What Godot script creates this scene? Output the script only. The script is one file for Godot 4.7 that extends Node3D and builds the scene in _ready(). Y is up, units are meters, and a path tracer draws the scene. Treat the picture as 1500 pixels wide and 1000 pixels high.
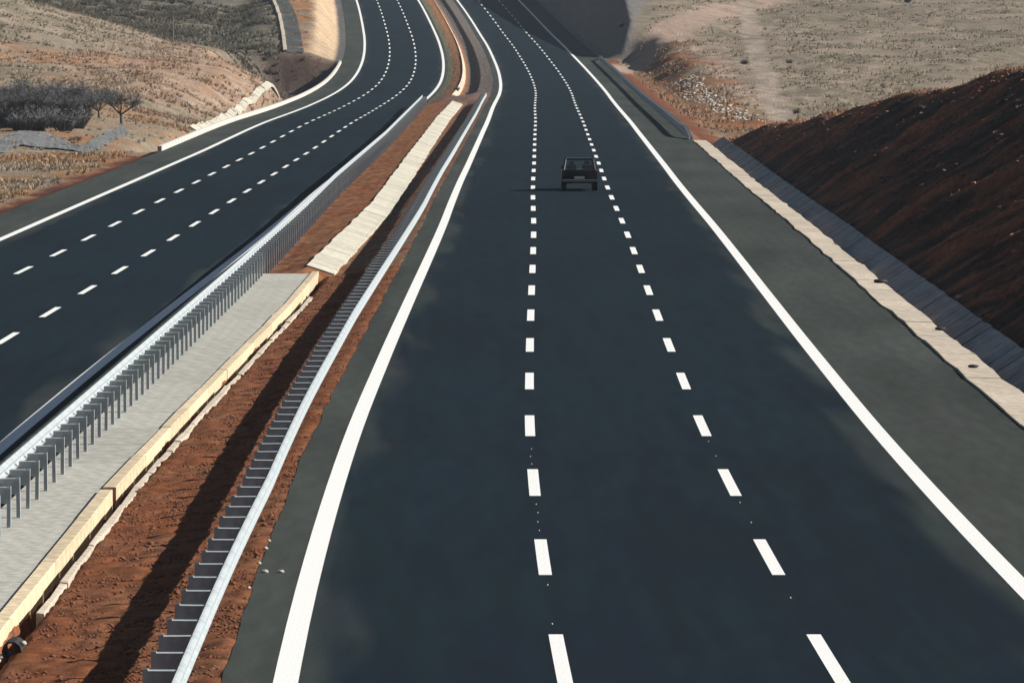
extends Node3D
# A divided highway seen from an overpass through a long lens. Z below is distance ahead in metres (Godot z = -Z).

# ---------- road alignment, one entry each 30 m from Z = 60 ----------
const XR = [2.82, 2.39, 2.22, 2.29, 2.43, 2.59, 2.73, 2.81, 2.92, 3.08, 3.22, 3.36, 3.50, 3.65, 3.76, 3.85, 3.98, 4.14, 4.29, 4.35, 4.31, 4.17, 3.95, 3.63, 3.22, 2.76, 2.25, 1.64, 0.91, 0.13, -0.71, -1.67, -2.75, -3.97, -5.32, -6.79, -8.40, -10.14, -12.00]
const HR = [0.0, 0.0, 0.0, 0.0, 0.0, 0.0, 0.0, 0.0, 0.0, 0.0, 0.0, 0.0, 0.0, 0.0, 0.0, 0.0, -0.02, -0.05, -0.04, 0.05, 0.22, 0.48, 0.82, 1.25, 1.74, 2.29, 2.89, 3.54, 4.27, 5.11, 6.06, 7.13, 8.32, 9.62, 11.01, 12.49, 14.06, 15.70, 17.42]
const XL = [-16.60, -16.78, -16.86, -16.84, -16.72, -16.51, -16.26, -16.05, -15.84, -15.64, -15.46, -15.28, -15.09, -14.93, -14.86, -14.87, -14.91, -14.89, -14.75, -14.52, -14.28, -14.14, -14.17, -14.37, -14.72, -15.23, -15.90, -16.70, -17.63, -18.61, -19.63, -20.69, -21.83, -23.04, -24.32, -25.66, -27.08, -28.57, -30.12]
const HL = [-0.70, -0.70, -0.70, -0.72, -0.76, -0.78, -0.77, -0.73, -0.69, -0.66, -0.63, -0.60, -0.51, -0.44, -0.47, -0.61, -0.76, -0.86, -0.86, -0.77, -0.56, -0.24, 0.21, 0.80, 1.52, 2.36, 3.29, 4.29, 5.34, 6.43, 7.54, 8.66, 9.81, 10.97, 12.15, 13.36, 14.58, 15.82, 17.08]

const L_LINE = -5.6
const R_LINE = 5.62
const O_LINE = -5.42
const I_LINE = 5.5

var n1 := FastNoiseLite.new()
var n2 := FastNoiseLite.new()
var rng := RandomNumberGenerator.new()
var M := {}
var counts := {}

func spl(t: Array, Z: float) -> float:
	var f := (Z - 60.0) / 30.0
	var n := t.size()
	if f <= 0.0:
		return t[0] + (t[1] - t[0]) * f * 0.4
	if f >= n - 1:
		return t[n - 1] + (t[n - 1] - t[n - 2]) * (f - n + 1)
	var i := int(f)
	var u := f - i
	var p1: float = t[i]
	var p2: float = t[i + 1]
	var p0: float = t[i - 1] if i > 0 else 2.0 * p1 - p2
	var p3: float = t[i + 2] if i + 2 < n else 2.0 * p2 - p1
	return 0.5 * (2.0 * p1 + (p2 - p0) * u + (2.0 * p0 - 5.0 * p1 + 4.0 * p2 - p3) * u * u + (3.0 * p1 - p0 - 3.0 * p2 + p3) * u * u * u)
func xr(Z: float) -> float: return spl(XR, Z)
func hr(Z: float) -> float: return spl(HR, Z)
func xl(Z: float) -> float: return spl(XL, Z)
func hl(Z: float) -> float: return spl(HL, Z)
func tab(pts: Array, v: float) -> float:      # piecewise linear table of [key, value]
	if v <= pts[0][0]:
		return pts[0][1]
	for i in range(1, pts.size()):
		if v <= pts[i][0]:
			return lerpf(pts[i - 1][1], pts[i][1], (v - pts[i - 1][0]) / (pts[i][0] - pts[i - 1][0]))
	return pts[pts.size() - 1][1]
func ss(a: float, b: float, v: float) -> float: return smoothstep(a, b, v)

# ---------- object helpers ----------
func numbered(parent: Node, called: String) -> String:
	var k := str(parent.get_instance_id()) + called
	var c: int = counts.get(k, 0)
	counts[k] = c + 1
	return called if c == 0 else "%s_%03d" % [called, c]
func put(mesh: Mesh, called: String, m: Material, parent: Node = self, at := Vector3.ZERO) -> MeshInstance3D:
	var o := MeshInstance3D.new()
	o.mesh = mesh
	if m: o.material_override = m
	o.name = numbered(parent, called)
	parent.add_child(o, true)
	o.position = at
	return o
func thing(called: String, label: String, category: String, at := Vector3.ZERO, group := "") -> Node3D:
	var o := Node3D.new()
	o.name = numbered(self, called)
	add_child(o, true)
	o.position = at
	tag(o, label, category, group)
	return o
func tag(o: Node, label: String, category: String, group := "", kind := "") -> void:
	if label: o.set_meta("label", label)
	if category: o.set_meta("category", category)
	if group: o.set_meta("group", group)
	if kind: o.set_meta("kind", kind)

# a grid of points (rows x cols) as arrays; pos and colour arrays row-major
func grid(rows: int, cols: int, pos: PackedVector3Array, col := PackedColorArray(), uv := PackedVector2Array(), into: ArrayMesh = null) -> ArrayMesh:
	var nor := PackedVector3Array()
	nor.resize(rows * cols)
	var ix := PackedInt32Array()
	ix.resize((rows - 1) * (cols - 1) * 6)
	var q := 0
	for i in rows:
		var ia := maxi(i - 1, 0) * cols
		var ib := mini(i + 1, rows - 1) * cols
		for j in cols:
			var a := pos[i * cols + mini(j + 1, cols - 1)] - pos[i * cols + maxi(j - 1, 0)]
			var b := pos[ib + j] - pos[ia + j]
			nor[i * cols + j] = a.cross(b).normalized()
			if i < rows - 1 and j < cols - 1:
				var k := i * cols + j
				ix[q] = k; ix[q + 1] = k + cols; ix[q + 2] = k + 1
				ix[q + 3] = k + 1; ix[q + 4] = k + cols; ix[q + 5] = k + cols + 1
				q += 6
	var arr := []
	arr.resize(Mesh.ARRAY_MAX)
	arr[Mesh.ARRAY_VERTEX] = pos
	arr[Mesh.ARRAY_NORMAL] = nor
	if col.size(): arr[Mesh.ARRAY_COLOR] = col
	if uv.size(): arr[Mesh.ARRAY_TEX_UV] = uv
	arr[Mesh.ARRAY_INDEX] = ix
	var m := into if into else ArrayMesh.new()
	m.add_surface_from_arrays(Mesh.PRIMITIVE_TRIANGLES, arr)
	return m

# flat strip between lateral functions of Z
func strip(z0: float, z1: float, step: float, xa: Callable, xb: Callable, h: Callable, cols := 2, tint = null) -> ArrayMesh:
	var n := maxi(2, int(ceil((z1 - z0) / step)) + 1)
	var pos := PackedVector3Array()
	var uv := PackedVector2Array()
	var cl := PackedColorArray()
	for i in n:
		var Z := lerpf(z0, z1, float(i) / (n - 1))
		var a: float = xa.call(Z)
		var b: float = xb.call(Z)
		var y: float = h.call(Z)
		for j in cols:
			var x := lerpf(a, b, float(j) / (cols - 1))
			pos.append(Vector3(x, y, -Z))
			uv.append(Vector2(x, Z))
			if tint != null: cl.append(tint.call(x, Z))
	return grid(n, cols, pos, cl, uv)

func quad(st: SurfaceTool, a: Vector3, b: Vector3, c: Vector3, d: Vector3) -> void:
	for p in [a, b, c, a, c, d]: st.add_vertex(p)
# box from 8 corners: bottom 4 (ccw) and top 4, with a small chamfer around the top
func block(st: SurfaceTool, bt: Array, tp: Array, ch := 0.0) -> void:
	var c: Vector3 = (tp[0] + tp[1] + tp[2] + tp[3]) * 0.25
	var up: Vector3 = c - (bt[0] + bt[1] + bt[2] + bt[3]) * 0.25
	up = up.normalized()
	var mid := []
	var top := []
	for i in 4:
		mid.append(tp[i] - up * ch)
		var inw: Vector3 = c - tp[i]
		var e1: Vector3 = (tp[(i + 1) % 4] - tp[i]).normalized()
		var e2: Vector3 = (tp[(i + 3) % 4] - tp[i]).normalized()
		top.append(tp[i] + (e1 + e2) * ch)
	quad(st, top[0], top[1], top[2], top[3])
	for i in 4:
		var j := (i + 1) % 4
		quad(st, bt[i], bt[j], mid[j], mid[i])
		if ch > 0.0: quad(st, mid[i], mid[j], top[j], top[i])
	quad(st, bt[3], bt[2], bt[1], bt[0])
func box(st: SurfaceTool, at: Vector3, s: Vector3, ch := 0.0, basis := Basis()) -> void:
	var h := s * 0.5
	var b := []
	var t := []
	for k in [Vector2(-1, -1), Vector2(1, -1), Vector2(1, 1), Vector2(-1, 1)]:
		b.append(at + basis * Vector3(k.x * h.x, -h.y, k.y * h.z))
		t.append(at + basis * Vector3(k.x * h.x, h.y, k.y * h.z))
	block(st, b, t, ch)
func tool_new() -> SurfaceTool:
	var st := SurfaceTool.new()
	st.begin(Mesh.PRIMITIVE_TRIANGLES)
	st.set_smooth_group(-1)
	return st
func done(st: SurfaceTool) -> ArrayMesh:
	st.generate_normals()
	return st.commit()
func tube(st: SurfaceTool, a: Vector3, b: Vector3, ra: float, rb: float, sides := 5) -> void:
	var d := (b - a).normalized()
	var s := d.cross(Vector3.UP if absf(d.y) < 0.9 else Vector3.RIGHT).normalized()
	var t := d.cross(s)
	for i in sides:
		var p := TAU * i / sides
		var q := TAU * (i + 1) / sides
		var u := s * cos(p) + t * sin(p)
		var v := s * cos(q) + t * sin(q)
		quad(st, a + u * ra, a + v * ra, b + v * rb, b + u * rb)
func c3(r: float, g: float, b: float) -> Color: return Color(r, g, b).linear_to_srgb()   # base colours below are linear

# ---------- materials ----------
func noise_tex(freq: float, lo: float, hi: float, seed_: int, size := 512, sx := 1, oct := 5) -> ImageTexture:
	var n := FastNoiseLite.new()
	n.seed = seed_
	n.frequency = freq
	n.fractal_octaves = oct
	var im := n.get_seamless_image(size, size)
	var out := Image.create(size, size, false, Image.FORMAT_RGB8)
	for y in size:
		for x in size:
			var v := im.get_pixel(x, y).r
			v = lerpf(lo, hi, clampf((v - 0.2) / 0.6, 0.0, 1.0))
			out.set_pixel(x, y, Color(v, v, v))
	out.generate_mipmaps()
	return ImageTexture.create_from_image(out)
func mat(col: Color, rough := 0.9, tex: Texture2D = null, scale := 1.0, vcol := false, metal := 0.0) -> StandardMaterial3D:
	var m := StandardMaterial3D.new()
	m.albedo_color = col
	m.roughness = rough
	m.metallic = metal
	m.vertex_color_use_as_albedo = vcol
	if tex:
		m.albedo_texture = tex
		m.uv1_triplanar = true
		m.uv1_world_triplanar = true
		m.uv1_scale = Vector3.ONE * scale
	return m
func make_materials() -> void:
	var fine := noise_tex(0.03, 0.62, 1.0, 3)
	var coarse := noise_tex(0.012, 0.7, 1.0, 8)
	var stain := noise_tex(0.008, 0.82, 1.0, 55, 1024, 1, 7)
	var speck := noise_tex(0.09, 0.6, 1.0, 5, 512, 1, 3)
	var broad := FastNoiseLite.new()
	broad.seed = 12
	broad.frequency = 0.008
	var grain := FastNoiseLite.new()
	grain.seed = 14
	grain.frequency = 0.16
	grain.fractal_octaves = 2
	var bi := broad.get_seamless_image(1024, 1024)
	var gi := grain.get_seamless_image(1024, 1024)
	var ai := Image.create(1024, 1024, false, Image.FORMAT_RGB8)
	for y in 1024:
		for x in 1024:
			var v := 0.70 + 0.12 * bi.get_pixel(x, y).r + 0.26 * (gi.get_pixel(x, y).r - 0.25)
			ai.set_pixel(x, y, Color(v, v, v))
	ai.generate_mipmaps()
	var asp := ImageTexture.create_from_image(ai)
	M.ground = mat(Color.WHITE, 0.97, fine, 0.22, true)
	M.soil = mat(Color.WHITE, 0.97, speck, 0.5, true)
	M.asphalt = mat(Color.WHITE, 0.8, null, 1.0, true)
	M.asphalt.albedo_texture = asp
	M.asphalt.uv1_scale = Vector3(0.22, 0.025, 1)
	M.shoulder = mat(Color.WHITE, 0.88, null, 1.0, true)
	M.shoulder.albedo_texture = asp
	M.shoulder.uv1_scale = Vector3(0.3, 0.04, 1)
	for k in [M.ground, M.soil]: k.metallic_specular = 0.2
	for k in [M.asphalt, M.shoulder]: k.metallic_specular = 0.16
	M.paint = mat(c3(0.86, 0.87, 0.86), 0.6, noise_tex(0.05, 0.84, 1.0, 21, 512, 1, 6), 0.9)
	M.galv = mat(c3(0.37, 0.42, 0.45), 0.6, noise_tex(0.01, 0.85, 1.0, 31), 0.5, false, 0.1)
	M.concrete = []
	for k in 4:
		var t := 0.92 + 0.05 * k
		M.concrete.append(mat(c3(0.375 * t, 0.37 * t, 0.335 * t), 0.95, stain, 0.28 + 0.05 * k))
	M.cream = []
	for k in 4:
		var t := 0.9 + 0.06 * k
		M.cream.append(mat(c3(0.60 * t, 0.49 * t, 0.33 * t), 0.95, stain, 0.28 + 0.05 * k))
	M.white_slab = []
	for k in 4:
		var t := 0.88 + 0.06 * k
		M.white_slab.append(mat(c3(0.50 * t, 0.475 * t, 0.395 * t), 0.95, stain, 0.28 + 0.05 * k))
	M.pale = []
	for k in 4:
		var t := 0.9 + 0.05 * k
		M.pale.append(mat(c3(0.50 * t, 0.43 * t, 0.345 * t), 0.95, stain, 0.28 + 0.05 * k))
	M.drain = []
	for k in 4:
		var t := 0.85 + 0.1 * k
		M.drain.append(mat(c3(0.34 * t, 0.355 * t, 0.355 * t), 0.93, coarse, 0.28 + 0.05 * k))
	M.parapet = mat(c3(0.70, 0.66, 0.60), 0.9, coarse, 0.3)
	M.stone = mat(c3(0.34, 0.28, 0.23), 0.95, speck, 1.3)
	M.stone_white = mat(c3(0.66, 0.62, 0.55), 0.95, speck, 1.3)
	M.clod = mat(c3(0.25, 0.092, 0.042), 0.98, speck, 2.0)
	M.bark = mat(c3(0.055, 0.05, 0.048), 0.95)
	M.twig = mat(c3(0.105, 0.102, 0.108), 0.95)
	M.twig_brown = mat(c3(0.10, 0.085, 0.06), 0.95)
	M.tuft = mat(Color.WHITE, 0.95, null, 1.0, true)
	M.black = mat(c3(0.012, 0.012, 0.013), 0.7)
	M.rubber = mat(c3(0.015, 0.015, 0.016), 0.85)
	M.car = mat(c3(0.005, 0.005, 0.007), 0.3)
	M.car.metallic_specular = 0.2
	M.trim = mat(c3(0.02, 0.02, 0.021), 0.6)
	M.chrome = mat(c3(0.13, 0.125, 0.13), 0.4, null, 1.0, false, 0.6)
	M.seat = mat(c3(0.03, 0.03, 0.032), 0.9)
	M.lamp_red = mat(c3(0.06, 0.008, 0.008), 0.25)
	M.plate = mat(c3(0.55, 0.55, 0.53), 0.5)
	M.glass = StandardMaterial3D.new()
	M.glass.albedo_color = Color(0.30, 0.37, 0.38, 0.12)
	M.glass.transparency = BaseMaterial3D.TRANSPARENCY_ALPHA
	M.glass.roughness = 0.03
	M.pole = mat(c3(0.13, 0.12, 0.11), 0.9)

# ---------- terrain ----------
func kerb_x(Z: float) -> float: return tab([[60, -7.6], [94, -7.74], [116, -7.78], [145, -7.45], [182, -6.98], [206, -6.86]], Z)
func post_x(Z: float) -> float: return tab([[60, -9.15], [104, -9.12], [200, -8.75], [300, -8.75], [400, -8.35], [570, -8.3]], Z)
func white_x(Z: float) -> float: return tab([[200, -7.35], [214, -7.2], [270, -6.55], [373, -6.4], [482, -6.2], [560, -5.75]], Z)
func rail_x(Z: float) -> float: return xr(Z) + L_LINE - tab([[60, 1.35], [80, 1.2], [103, 1.05], [160, 1.1], [250, 0.95], [560, 0.95]], Z)
func med_l(Z: float) -> float: return xl(Z) + I_LINE + 0.55
func med_r(Z: float) -> float: return xr(Z) + L_LINE - 0.85 + 0.07 * nz(2.0, Z, 1.1)

func median_h(x: float, Z: float) -> float:
	var a := med_l(Z)
	var b := med_r(Z)
	var ha := hl(Z) - 0.01
	var hb := hr(Z) - 0.01
	var near := 0.0
	var mid := 0.0
	var far := 0.0
	var wn := 1.0 - ss(204.0, 206.0, Z)
	var wf := ss(566.0, 574.0, Z)
	if wn > 0.0:
		var k := kerb_x(Z)
		var p := post_x(Z)
		near = tab([[a, ha], [p - 0.75, -0.62], [p - 0.6, -0.46], [k - 0.02, -0.46], [k + 0.01, -0.85], [k + 0.27, -0.9], [k + 0.29, -0.5], [k + 0.45, -0.44], [b - 0.95, -0.2], [b - 0.2, -0.02], [b, hb]], x)
	if wn < 1.0 and wf < 1.0:
		var w := white_x(Z)
		var p := post_x(Z)
		mid = tab([[a, ha], [p - 0.4, -0.6], [p + 0.3, -0.5], [w - 0.1, -0.2], [w, -0.2], [w + 0.95, -0.52], [w + 1.3, -0.52], [b - 0.6, -0.12], [b - 0.1, -0.02], [b, hb]], x)
	if wf > 0.0:
		var t := (x - a) / (b - a)
		var base := lerpf(ha, hb, clampf(t, 0.0, 1.0))
		far = base + tab([[0.0, 0.0], [0.12, -0.02], [0.30, 0.15], [0.355, 0.25], [0.43, -0.35], [0.55, -0.5], [0.66, -0.35], [0.74, 0.15], [0.8, 0.1], [1.0, 0.0]], t) * ss(600.0, 625.0, Z)
		far += 0.25 * ss(566.0, 574.0, Z) * (1.0 - ss(600.0, 625.0, Z)) * ss(0.0, 0.3, t) * (1.0 - ss(0.7, 1.0, t))
	var h := near * wn + (1.0 - wn) * (mid * (1.0 - wf) + far * wf)
	return h

func lx(Z: float) -> float: return xl(Z) + O_LINE - 2.75        # outer edge of the left shoulder
func rx(Z: float) -> float: return xr(Z) + R_LINE + 3.2         # outer edge of the right shoulder

func left_h(d: float, Z: float) -> float:
	var e := hl(Z)
	var x := lx(Z) - d
	var fl := -1.1 + 0.012 * clampf(Z - 380.0, 0.0, 200.0)
	var rise := 2.5 * ss(530.0, 690.0, Z)
	var base := tab([[0, e - 0.01], [0.4, e - 0.12], [1.2, e - 0.4], [3.0, e - 0.3], [8, fl], [40, fl]], d)
	# ditch and embankment beside the parapet
	var w := ss(395.0, 430.0, Z) * (1.0 - ss(690.0, 720.0, Z))
	var ditch := tab([[0, e - 0.05], [0.3, e - 0.15], [2.9, e - 2.1], [3.4, e - 2.1], [4.6, e - 0.9 + rise], [6.0, e - 0.5 + rise], [12, fl], [40, fl]], d)
	base = lerpf(base, ditch, w)
	var ridge := tab([[-150, 30.0], [-90, 18.0], [-66, 11.5], [-55.5, 8.6], [-42, 4.6], [-33.6, 3.3], [-28, 2.2], [-22, 0.5]], x)
	var s := ss(500.0, 700.0, Z)
	var k := s * (1.0 - 0.5 * ss(705.0, 790.0, Z)) * ss(4.0, 9.0, d)
	var h := lerpf(base, maxf(ridge, base), k)
	var back := 14.0 + 0.05 * maxf(0.0, -x - 40.0) + (Z - 1000.0) * 0.035
	h = lerpf(h, back, ss(760.0, 1080.0, Z) * ss(6.0, 22.0, d))
	# ravine in front of the cut hill, and the cut hill itself beyond it
	var rav := ss(640.0, 690.0, Z) * (1.0 - ss(781.0, 786.0, Z)) * ss(0.1, 1.6, d) * (1.0 - ss(8.0, 14.0, d))
	h = lerpf(h, -2.6, rav)
	if Z > 770.0:
		var cut := e + tab([[0, -0.02], [1.0, -0.1], [1.4, -0.05], [4.2, 3.1], [5.0, 3.3], [12, 3.4], [20, 5.5]], d) * (1.0 if d < 1.3 else lerpf(0.3, 1.0, ss(785.0, 900.0, Z)))
		var kc := ss(780.0, 787.0, Z) * (1.0 - ss(11.0, 20.0, d))
		h = lerpf(h, cut, kc)
	var rough := ss(1.2, 4.0, d)
	h += rough * (n1.get_noise_2d(x * 1.0, Z * 1.0) * lerpf(0.2, 0.5, ss(470.0, 560.0, Z)) + n2.get_noise_2d(x * 1.0, Z) * lerpf(0.05, 0.16, ss(470.0, 560.0, Z)))
	if d > 0.3: h += n2.get_noise_2d(x * 3.0, Z * 3.0) * 0.05
	return h

func right_h(d: float, Z: float) -> float:
	var e := hr(Z)
	var x := rx(Z) + d
	var near := tab([[0, e - 0.03], [0.97, e - 0.05], [1.0, e - 0.4], [1.15, e - 0.42], [1.2, e - 0.4], [2.08, e + 0.2], [2.3, e + 0.15]], d)
	if d > 2.2:
		var q := d - 2.2
		var z2 := Z + q * 0.9
		var scr := n1.get_noise_2d(z2 * 1.1, q * 0.22) * 0.75 + n2.get_noise_2d(z2 * 1.3, q * 0.5) * 0.5 + n2.get_noise_2d(z2 * 3.2, q * 2.6 + 40.0) * 0.24 + n2.get_noise_2d(Z * 1.4 + 60.0, q * 5.0) * 0.12
		var c := e + 0.15 + q * 0.645 + scr * ss(0.0, 1.5, q) * 0.7
		var g := 0.25 + maxf(0.0, 396.0 - Z) * 0.047 * ss(0.0, 30.0, 396.0 - Z) + n1.get_noise_2d(x * 0.7, Z * 0.5) * 0.8 * ss(0.0, 60.0, 396.0 - Z) + maxf(0.0, q - 9.0) * 0.05
		g = lerpf(g, 6.1, ss(4.2, 8.5, g))
		var kk := 0.5
		var hh := clampf(0.5 + 0.5 * (g - c) / kk, 0.0, 1.0)
		near = lerpf(g, c, hh) - kk * hh * (1.0 - hh)
	var far := 0.0
	if Z > 385.0:
		var g2 := tab([[380, -0.9], [500, -1.1], [600, -0.1], [700, 2.3], [800, 5.2], [860, 8.2], [950, 12.5], [1100, 20.0], [1500, 34.0]], Z) + 0.012 * (x - 25.0) * ss(500.0, 800.0, Z)
		g2 += n1.get_noise_2d(x * 0.6, Z * 0.6) * 0.9 + n2.get_noise_2d(x, Z) * 0.25
		var bank := tab([[0, e - 0.02], [0.5, e - 0.05], [1.2, e - 0.15], [4.5, e - 0.9]], d)
		far = lerpf(bank, g2, ss(2.5, 9.0, d))
		# cut ridge closing on the far right
		if Z > 770.0:
			var cut := e + tab([[0, -0.02], [1.2, -0.05], [14.0, 18.0], [40.0, 54.0]], d)
			var g3 := lerpf(g2, maxf(g2, e + 4.5 + (Z - 800.0) * 0.035), ss(788.0, 806.0, Z) * (1.0 - ss(10.0, 26.0, d)))
			far = lerpf(far, minf(cut, g3), ss(785.0, 800.0, Z))
	return lerpf(near, far, ss(390.0, 397.0, Z))

# base colours of the ground, linear
var SOIL := Color(0.29, 0.102, 0.045)
var TAN := Color(0.32, 0.265, 0.205)
var OLIVE := Color(0.235, 0.205, 0.15)
var ORANGE := Color(0.36, 0.19, 0.095)
var PINK := Color(0.45, 0.335, 0.27)
var SCRUB := Color(0.14, 0.125, 0.105)
var DARKRED := Color(0.10, 0.040, 0.032)
var CREAM := Color(0.62, 0.46, 0.30)
var GREY := Color(0.17, 0.165, 0.165)
func nz(x: float, Z: float, s: float) -> float: return n2.get_noise_2d(x * s + 300.0, Z * s * 0.6)
func side_d(Z: float) -> float: return 7.6 + (Z - 790.0) * 0.026
func left_c(d: float, Z: float) -> Color:
	var x := lx(Z) - d
	var a := nz(x, Z, 0.9)
	var b := nz(x, Z, 0.25)
	var near := ORANGE.lerp(TAN, clampf(0.45 + b * 1.6, 0.0, 1.0)).lerp(OLIVE, clampf(a * 1.5, 0.0, 0.8))
	var hill := TAN.lerp(OLIVE, clampf(0.45 + b * 1.3 + a * 0.7, 0.0, 1.0)).lerp(PINK, clampf(-a * 0.9, 0.0, 0.5))
	var band := 1.0 - ss(8.0, 26.0, absf(Z - 585.0 - (x + 52.0) * 2.2 - b * 30.0))
	hill = hill.lerp(ORANGE.lerp(PINK, 0.3 + a), band * 0.85 * ss(-28.0, -38.0, x))
	var c := near.lerp(hill, ss(480.0, 560.0, Z + b * 30.0))
	c = c.lerp(PINK.lerp(ORANGE, clampf(0.4 + a, 0.0, 1.0)), ss(-48.0, -36.0, x + b * 9.0) * ss(520.0, 570.0, Z) * (1.0 - ss(690.0, 720.0, Z)) * 0.75)
	c = c.lerp(SCRUB.lerp(OLIVE, clampf(0.3 + a * 1.4, 0.0, 1.0)), ss(715.0, 745.0, Z + b * 15.0) * ss(9.0, 12.0, d))
	c = c.lerp(DARKRED.lerp(SOIL, clampf(0.3 + a, 0.0, 1.0)), (1.0 - ss(1.5, 2.4, d + a * 0.8)) * (1.0 - ss(385.0, 392.0, Z)))
	var w := ss(395.0, 430.0, Z) * (1.0 - ss(690.0, 720.0, Z))
	c = c.lerp(OLIVE.lerp(SCRUB, 0.6), w * (1.0 - ss(3.2, 4.2, d)))
	c = c.lerp(DARKRED.lerp(SCRUB, 0.5), ss(650.0, 700.0, Z) * (1.0 - ss(784.0, 790.0, Z)) * (1.0 - ss(9.0, 13.0, d)))
	if Z > 778.0:
		var k := CREAM.lerp(PINK, clampf(0.1 + a * 0.8, 0.0, 0.6))
		var t := GREY.lerp(k, ss(0.9, 1.4, d + a * 0.2))
		t = t.lerp(ORANGE.lerp(TAN, clampf(0.25 + a * 1.3 + b, 0.0, 1.0)), ss(4.4, 5.6, d + a * 1.0))
		t = t.lerp(OLIVE.lerp(SCRUB, 0.5 + a), ss(0.3, 1.0, d - side_d(Z)))
		c = c.lerp(t, ss(784.0, 792.0, Z) * (1.0 - ss(12.0, 16.0, d)))
	var br := 1.0 + 0.35 * nz(x, Z, 2.2)
	return Color(c.r * br, c.g * br, c.b * br)
func right_c(d: float, Z: float) -> Color:
	var x := rx(Z) + d
	var a := nz(x, Z, 0.9)
	var b := nz(x, Z, 0.25)
	if Z < 393.0:
		var q := maxf(0.0, d - 2.2)
		var z2 := Z + q * 0.9
		var s := n2.get_noise_2d(z2 * 0.7, q * 0.35)
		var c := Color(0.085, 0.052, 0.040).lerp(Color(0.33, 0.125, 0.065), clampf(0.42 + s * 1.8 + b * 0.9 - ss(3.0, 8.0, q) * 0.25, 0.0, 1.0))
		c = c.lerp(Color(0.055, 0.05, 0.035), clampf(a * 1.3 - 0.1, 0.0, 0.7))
		var g := maxf(0.0, 396.0 - Z) * 0.047
		c = c.lerp(ORANGE.lerp(SOIL, 0.3), ss(g - 0.9, g + 0.4, q * 0.645 + a * 0.8))
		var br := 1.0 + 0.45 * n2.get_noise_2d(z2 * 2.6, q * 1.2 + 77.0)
		return Color(c.r * br, c.g * br, c.b * br)
	var c := TAN.lerp(OLIVE, clampf(0.4 + b * 1.2 + a * 0.8, 0.0, 1.0)).lerp(PINK, clampf(-a * 0.8, 0.0, 0.35))
	var soft := ORANGE.lerp(OLIVE, clampf(0.3 + a * 1.5, 0.0, 1.0)).lerp(SOIL, clampf(0.3 - b, 0.0, 0.6))
	c = soft.lerp(c, maxf(ss(7.0, 13.0, d + b * 5.0), ss(740.0, 790.0, Z)))
	c = c.lerp(PINK, ss(0.0, 0.25, b + 0.1) * (1.0 - ss(22.0, 30.0, x)) * ss(520.0, 600.0, Z) * (1.0 - ss(770.0, 800.0, Z)) * ss(8.0, 11.0, d))
	c = c.lerp(SOIL.lerp(DARKRED, 0.5), (1.0 - ss(1.8, 3.2, d + a)) * ss(0.7, 0.9, d))
	# the track climbing to the left and the gully down the hill
	c = c.lerp(PINK, (1.0 - ss(2.5, 5.0, absf(x - (13.0 + (Z - 740.0) * 0.163)) + a * 2.0)) * ss(700.0, 730.0, Z) * 0.9)
	c = c.lerp(Color(0.42, 0.345, 0.285), (1.0 - ss(0.6, 1.8, absf(x - (24.8 + (Z - 540.0) * 0.0316)) + a * 0.8)) * ss(470.0, 500.0, Z) * 0.9)
	c = c.lerp(SCRUB.lerp(GREY, 0.6), ss(0.2, 0.5, n1.get_noise_2d(x * 1.2, Z * 0.6 + 90.0)) * (1.0 - ss(520.0, 560.0, Z)) * 0.6)
	if Z > 780.0:
		var e := hr(Z)
		c = c.lerp(Color(0.24, 0.235, 0.23).lerp(TAN, clampf(0.2 + a * 0.5, 0.0, 1.0)), ss(786.0, 794.0, Z) * (1.0 - ss(4.5, 5.5, d - (Z - 800.0) * 0.075)))
	var br := 1.0 + 0.3 * nz(x, Z, 2.2)
	return Color(c.r * br, c.g * br, c.b * br)
func median_c(x: float, Z: float) -> Color:
	var a := nz(x, Z, 1.3)
	var b := nz(x, Z, 5.0)
	var c := SOIL.lerp(Color(0.30, 0.135, 0.07), clampf(0.35 + a * 1.2, 0.0, 1.0)).lerp(Color(0.12, 0.055, 0.035), clampf(b * 1.3, 0.0, 0.7))
	if Z > 204.0:
		c = c.lerp(ORANGE, clampf(0.25 + a, 0.0, 0.5))
		if x > white_x(Z) + 1.0 and Z < 570.0:
			c = c.lerp(Color(0.22, 0.16, 0.125), clampf(0.45 + a, 0.0, 0.8))
	if Z > 570.0:
		var t := (x - med_l(Z)) / (med_r(Z) - med_l(Z))
		c = Color(0.13, 0.125, 0.085).lerp(ORANGE.lerp(SOIL, 0.4), ss(0.08, 0.22, t + a * 0.1))
		c = c.lerp(Color(0.15, 0.125, 0.115), ss(0.46, 0.52, t))
		c = c.lerp(SOIL.lerp(GREY, 0.55), (1.0 - ss(600.0, 620.0, Z)))
	var br := 1.0 + 0.4 * nz(x, Z, 9.0)
	return Color(c.r * br, c.g * br, c.b * br)

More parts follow.
